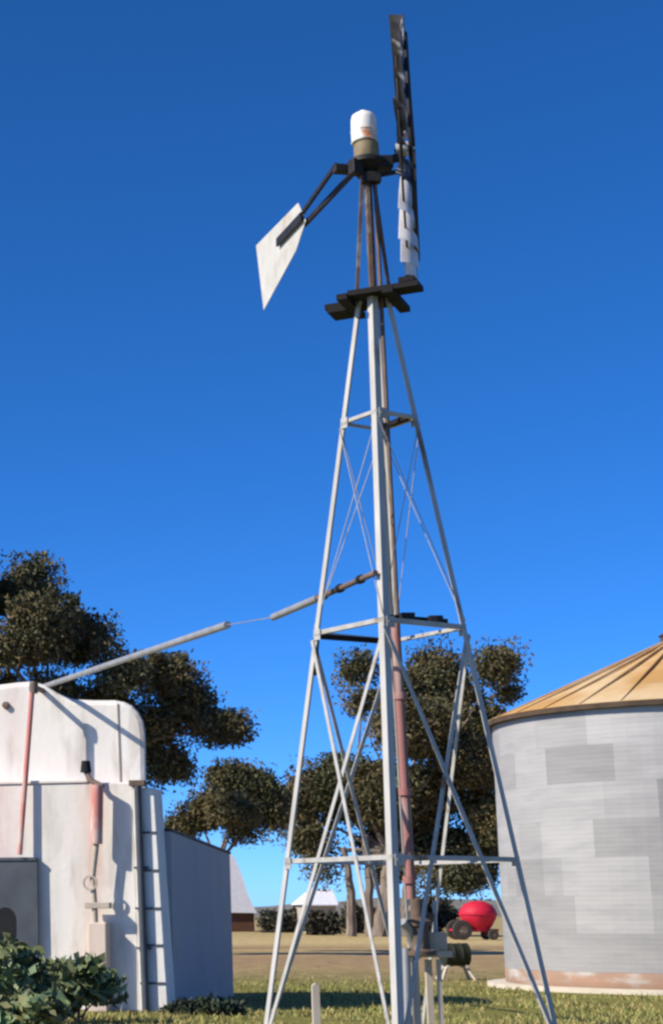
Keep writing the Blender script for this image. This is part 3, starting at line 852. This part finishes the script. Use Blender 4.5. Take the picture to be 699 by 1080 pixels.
# distant shrubs under the trees
HG = 'dark shrubs at the far edge of the paddock'
for (u, v, ru, rv, Y, lab) in ((292, 972, 14, 9, 172, 'dark dry shrub right of the far brown shed'), (318, 971, 10, 9, 175, 'dark dry shrub left of the small white roofed hut'),
                          (378, 969, 14, 11, 165, 'dark dry shrub below the pale gum trunks'), (452, 964, 24, 18, 150, 'dark green shrub left of the red spreader'),
                          (338, 973, 15, 8, 150, 'dark dry shrub right in front of the small white roofed hut'), (400, 972, 10, 10, 168, 'dark dry shrub behind the front leg of the windmill')):
    shrub('shrub', lab, 'shrub', [(u - ru * .4, v, ru * .7, rv), (u + ru * .4, v + 2, ru * .7, rv * .9)], Y, 60, 50, .40, .50, .26, 'hedge', HG, tone=(.4, 1.2))

# ------------------------------------------------------------------ far buildings
bs = thing('farm_shed', (P(243, 980, 180).x, 180, 0), 'far rust brown shed with a steep pale roof just right of the lean-to', 'shed')
def far_box(parent, u0, u1, vt, vb, Y, dep, mat, name):
    a, b = P(u0, vb, Y), P(u1, vt, Y)
    MB().box(((a.x + b.x) / 2, Y + dep / 2, b.z / 2), ((b.x - a.x) / 2, 0, 0), (0, dep / 2, 0), (0, 0, b.z / 2)).build(name, mat, parent)
far_box(bs, 214, 268, 963, 982, 180, 8, M['brown_wall'], 'wall')
a0_, a1_, a2_ = P(212, 962, 179.6), P(271, 963, 179.6), P(238, 896, 179.6)
a3_ = P(248, 905, 179.6); a4_ = P(256, 925, 179.6); a5_ = P(262, 945, 179.6)
MB().prism([a0_, a1_, a5_, a4_, a3_, a2_, P(226, 900, 179.6)], (0, 8.8, 0)).build('roof', M['white_roof'], bs)
hut = thing('hut', (P(338, 980, 170).x, 170, 0), 'small far hut with a bright white roof seen through the left of the tower', 'hut')
far_box(hut, 322, 354, 953, 982, 170, 6, M['concrete'], 'wall')
far_box(hut, 326, 340, 968, 982, 169.98, .1, M['black'], 'doorway')
q0, q1 = P(319, 954, 169.5), P(357, 954, 169.5); q2, q3 = P(350, 938, 172.8), P(326, 938, 172.8)
MB().add([q0, q1, q2, q3, q0 + Vector((0, 7.0, 0)), q1 + Vector((0, 7.0, 0)), q0 - Vector((0, 0, .1)), q1 - Vector((0, 0, .1))],
         [(0, 1, 2, 3), (2, 5, 4, 3), (0, 3, 4), (1, 5, 2), (6, 7, 1, 0), (4, 5, 7, 6)]).build('roof', M['white_roof'], hut)

# red spreader with a round hopper, by the trees
RYY = 122.0
rx = P(504, 970, RYY).x
K = 1.15
sprd = thing('spreader', (rx, RYY, 0), 'bright red round hopper spreader parked beside the silo under the trees', 'farm machine')
def Q(x, y, z):
    return (rx + x * K, RYY + y * K, z * K)
MB().lathe((rx, RYY, .45 * K), [(r * K, h * K) for r, h in ((0, 0), (.45, 0), (.75, .30), (1.0, .75), (1.06, 1.0), (1.02, 1.2), (.80, 1.50), (.45, 1.68), (0, 1.74))], 28).build('hopper', M['red'], sprd, smooth=True)
MB().lathe((rx, RYY, 1.38 * K), [(r * K, h * K) for r, h in ((1.05, 0), (1.10, .02), (1.10, .08), (1.04, .1))], 28).build('hopper_rim', M['red'], sprd, smooth=True)
MB().bar(Q(-1.5, -.5, .55), Q(1.0, -.5, .55), .14, .12).bar(Q(-1.5, .5, .55), Q(1.0, .5, .55), .14, .12).bar(Q(.9, -.6, .55), Q(.9, .6, .55), .14, .12).bar(Q(-1.5, -.6, .55), Q(-1.5, .6, .55), .12, .12).build('chassis', M['red'], sprd)
for (wx, wy) in ((-1.12, -.72), (-1.12, .72), (.62, -.80), (.62, .80)):
    rw = (.56 if wx < 0 else .30) * K
    w = MB().lathe(Q(wx, wy - .09, rw / K), [(rw * .5, 0), (rw * .92, 0), (rw, .07), (rw, .27), (rw * .92, .34), (rw * .5, .34)], 22, axis=(0, 1, 0), ref=(0, 0, 1)).build('wheel', M['tyre'], sprd, smooth=True)
    MB().lathe(Q(wx, wy - .06, rw / K), [(0, 0), (rw * .51, 0), (rw * .51, .2), (0, .2)], 16, axis=(0, 1, 0), ref=(0, 0, 1)).build('rim', M['rust_iron'], w, smooth=True)

# dark drum on a trestle in the paddock
DY = 47.0
dx = P(479, 1008, DY).x
drum = thing('drum', (dx, DY, .34), 'dark green drum lying on a low timber trestle in front of the red spreader', 'drum')
MB().lathe((dx - .32, DY - .1, .62), [(0, 0), (.27, 0), (.29, .02), (.28, .2), (.295, .22), (.28, .24), (.28, .42), (.295, .44), (.28, .46), (.29, .64), (0, .65)], 22, axis=(1, .15, 0), ref=(0, 0, 1)).build('shell', M['drum_green'], drum, smooth=True)
tre = thing('trestle', (dx, DY, 0), 'low weathered timber trestle carrying the dark green drum', 'trestle')
for s in (-1, 1):
    for q in (-1, 1):
        MB().bar((dx + s * .24, DY + q * .12, .36), (dx + s * .42, DY + q * .34, 0), .06, .06).build('leg', M['timber_grey'], tre)
    MB().bar((dx + s * .24, DY - .3, .33), (dx + s * .24, DY + .3, .33), .07, .06).build('bearer', M['timber_grey'], tre)

# ------------------------------------------------------------------ grass
def grass():
    n = 52000
    Y = 24 + (rng.random(n) ** 1.5) * 34
    u = rng.uniform(-60, 760, n)
    x = u / 1960 * Y
    keep = ~((np.hypot(x - SX, Y - SY) < SR + .5))
    lx = (x - CX) * EX.x + (Y - CY) * EX.y
    ly = (x - CX) * EY.x + (Y - CY) * EY.y
    keep &= ~((lx < .02) & (ly > -.02) & (ly < 8))
    # patchy: thins out to bare dirt with distance
    patch = np.sin(x * 1.3 + np.sin(Y * .7) * 2) * np.sin(Y * .55 + x * .4) * .5 + .5
    keep &= rng.random(n) < (.25 + .75 * patch) * np.clip((50 - Y) / 10, .08, 1) * np.clip(patch * 3 - .25, .12, 1)
    x, Y, patch = x[keep], Y[keep], patch[keep]
    n = len(x)
    h = rng.uniform(.02, .075, n) * (1 + .5 * patch)
    tall = rng.random(n) < .03
    h[tall] *= 1.8
    a = rng.uniform(0, math.pi, n)
    w = rng.uniform(.010, .022, n)
    lean = rng.normal(size=(n, 2)) * .5
    b = np.stack([x, Y, np.zeros(n)], 1)
    dv = np.stack([np.cos(a) * w, np.sin(a) * w, np.zeros(n)], 1)
    tip = b + np.stack([lean[:, 0] * h, lean[:, 1] * h, h], 1)
    v = np.stack([b - dv, b + dv, tip], 1).reshape(-1, 3)
    dry = rng.random(n) < .35
    t = rng.uniform(.7, 1.25, n)
    c = np.stack([t * np.where(dry, 1.35, .9), t * np.where(dry, 1.15, 1.0), t * np.where(dry, 1.3, .9), np.ones(n)], 1)
    o = raw_mesh('grass', v, np.arange(3 * n), 3, M['grass'], origin=(0, 0, 0), colors=np.repeat(c, 3, 0))
    tag(o, 'short patchy olive green grass around the windmill and tanks', 'grass', kind='stuff')
grass()

# ------------------------------------------------------------------ light, sky, camera
SUN_AZ, SUN_EL = 71.0, 36.0                               # degrees left of straight behind the camera
to_sun = Vector((-math.sin(R(SUN_AZ)) * math.cos(R(SUN_EL)), -math.cos(R(SUN_AZ)) * math.cos(R(SUN_EL)), math.sin(R(SUN_EL))))
sl = bpy.data.lights.new('sun', 'SUN')
sl.energy = 4.1
sl.angle = R(.5)
sl.color = (1.0, .90, .75)
so = bpy.data.objects.new('sun', sl)
COL.objects.link(so)
so.rotation_euler = to_sun.to_track_quat('Z', 'Y').to_euler()
W = bpy.data.worlds.new('World')
S.world = W
W.use_nodes = True
nt = W.node_tree
bg = nt.nodes['Background']
sky = nt.nodes.new('ShaderNodeTexSky')
sky.sky_type = 'NISHITA'
sky.sun_disc = False
sky.sun_elevation = R(SUN_EL)
sky.sun_rotation = math.atan2(to_sun.x, to_sun.y)
sky.altitude = 0
sky.air_density = .4
sky.dust_density = .35
sky.ozone_density = 10.0
hs = nt.nodes.new('ShaderNodeHueSaturation')
hs.inputs['Saturation'].default_value = 1.12
nt.links.new(sky.outputs[0], hs.inputs['Color'])
nt.links.new(hs.outputs[0], bg.inputs[0])
bg.inputs[1].default_value = .15

cam = bpy.data.cameras.new('camera')
cam.sensor_fit = 'VERTICAL'
cam.sensor_height = 36
cam.lens = F / 1080 * 36
cam.shift_x = 349.5 / 1080
cam.clip_end = 20000
co = bpy.data.objects.new('camera', cam)
COL.objects.link(co)
co.location = (0, 0, EYE)
co.rotation_euler = (math.pi / 2 + TH, 0, 0)
S.camera = co
S.view_settings.view_transform = 'Standard'
S.view_settings.look = 'None'
S.view_settings.exposure = .64
S.view_settings.gamma = 1.0
S.view_settings.use_curve_mapping = False
S.render.engine = 'CYCLES'
S.cycles.filter_width = 2.6
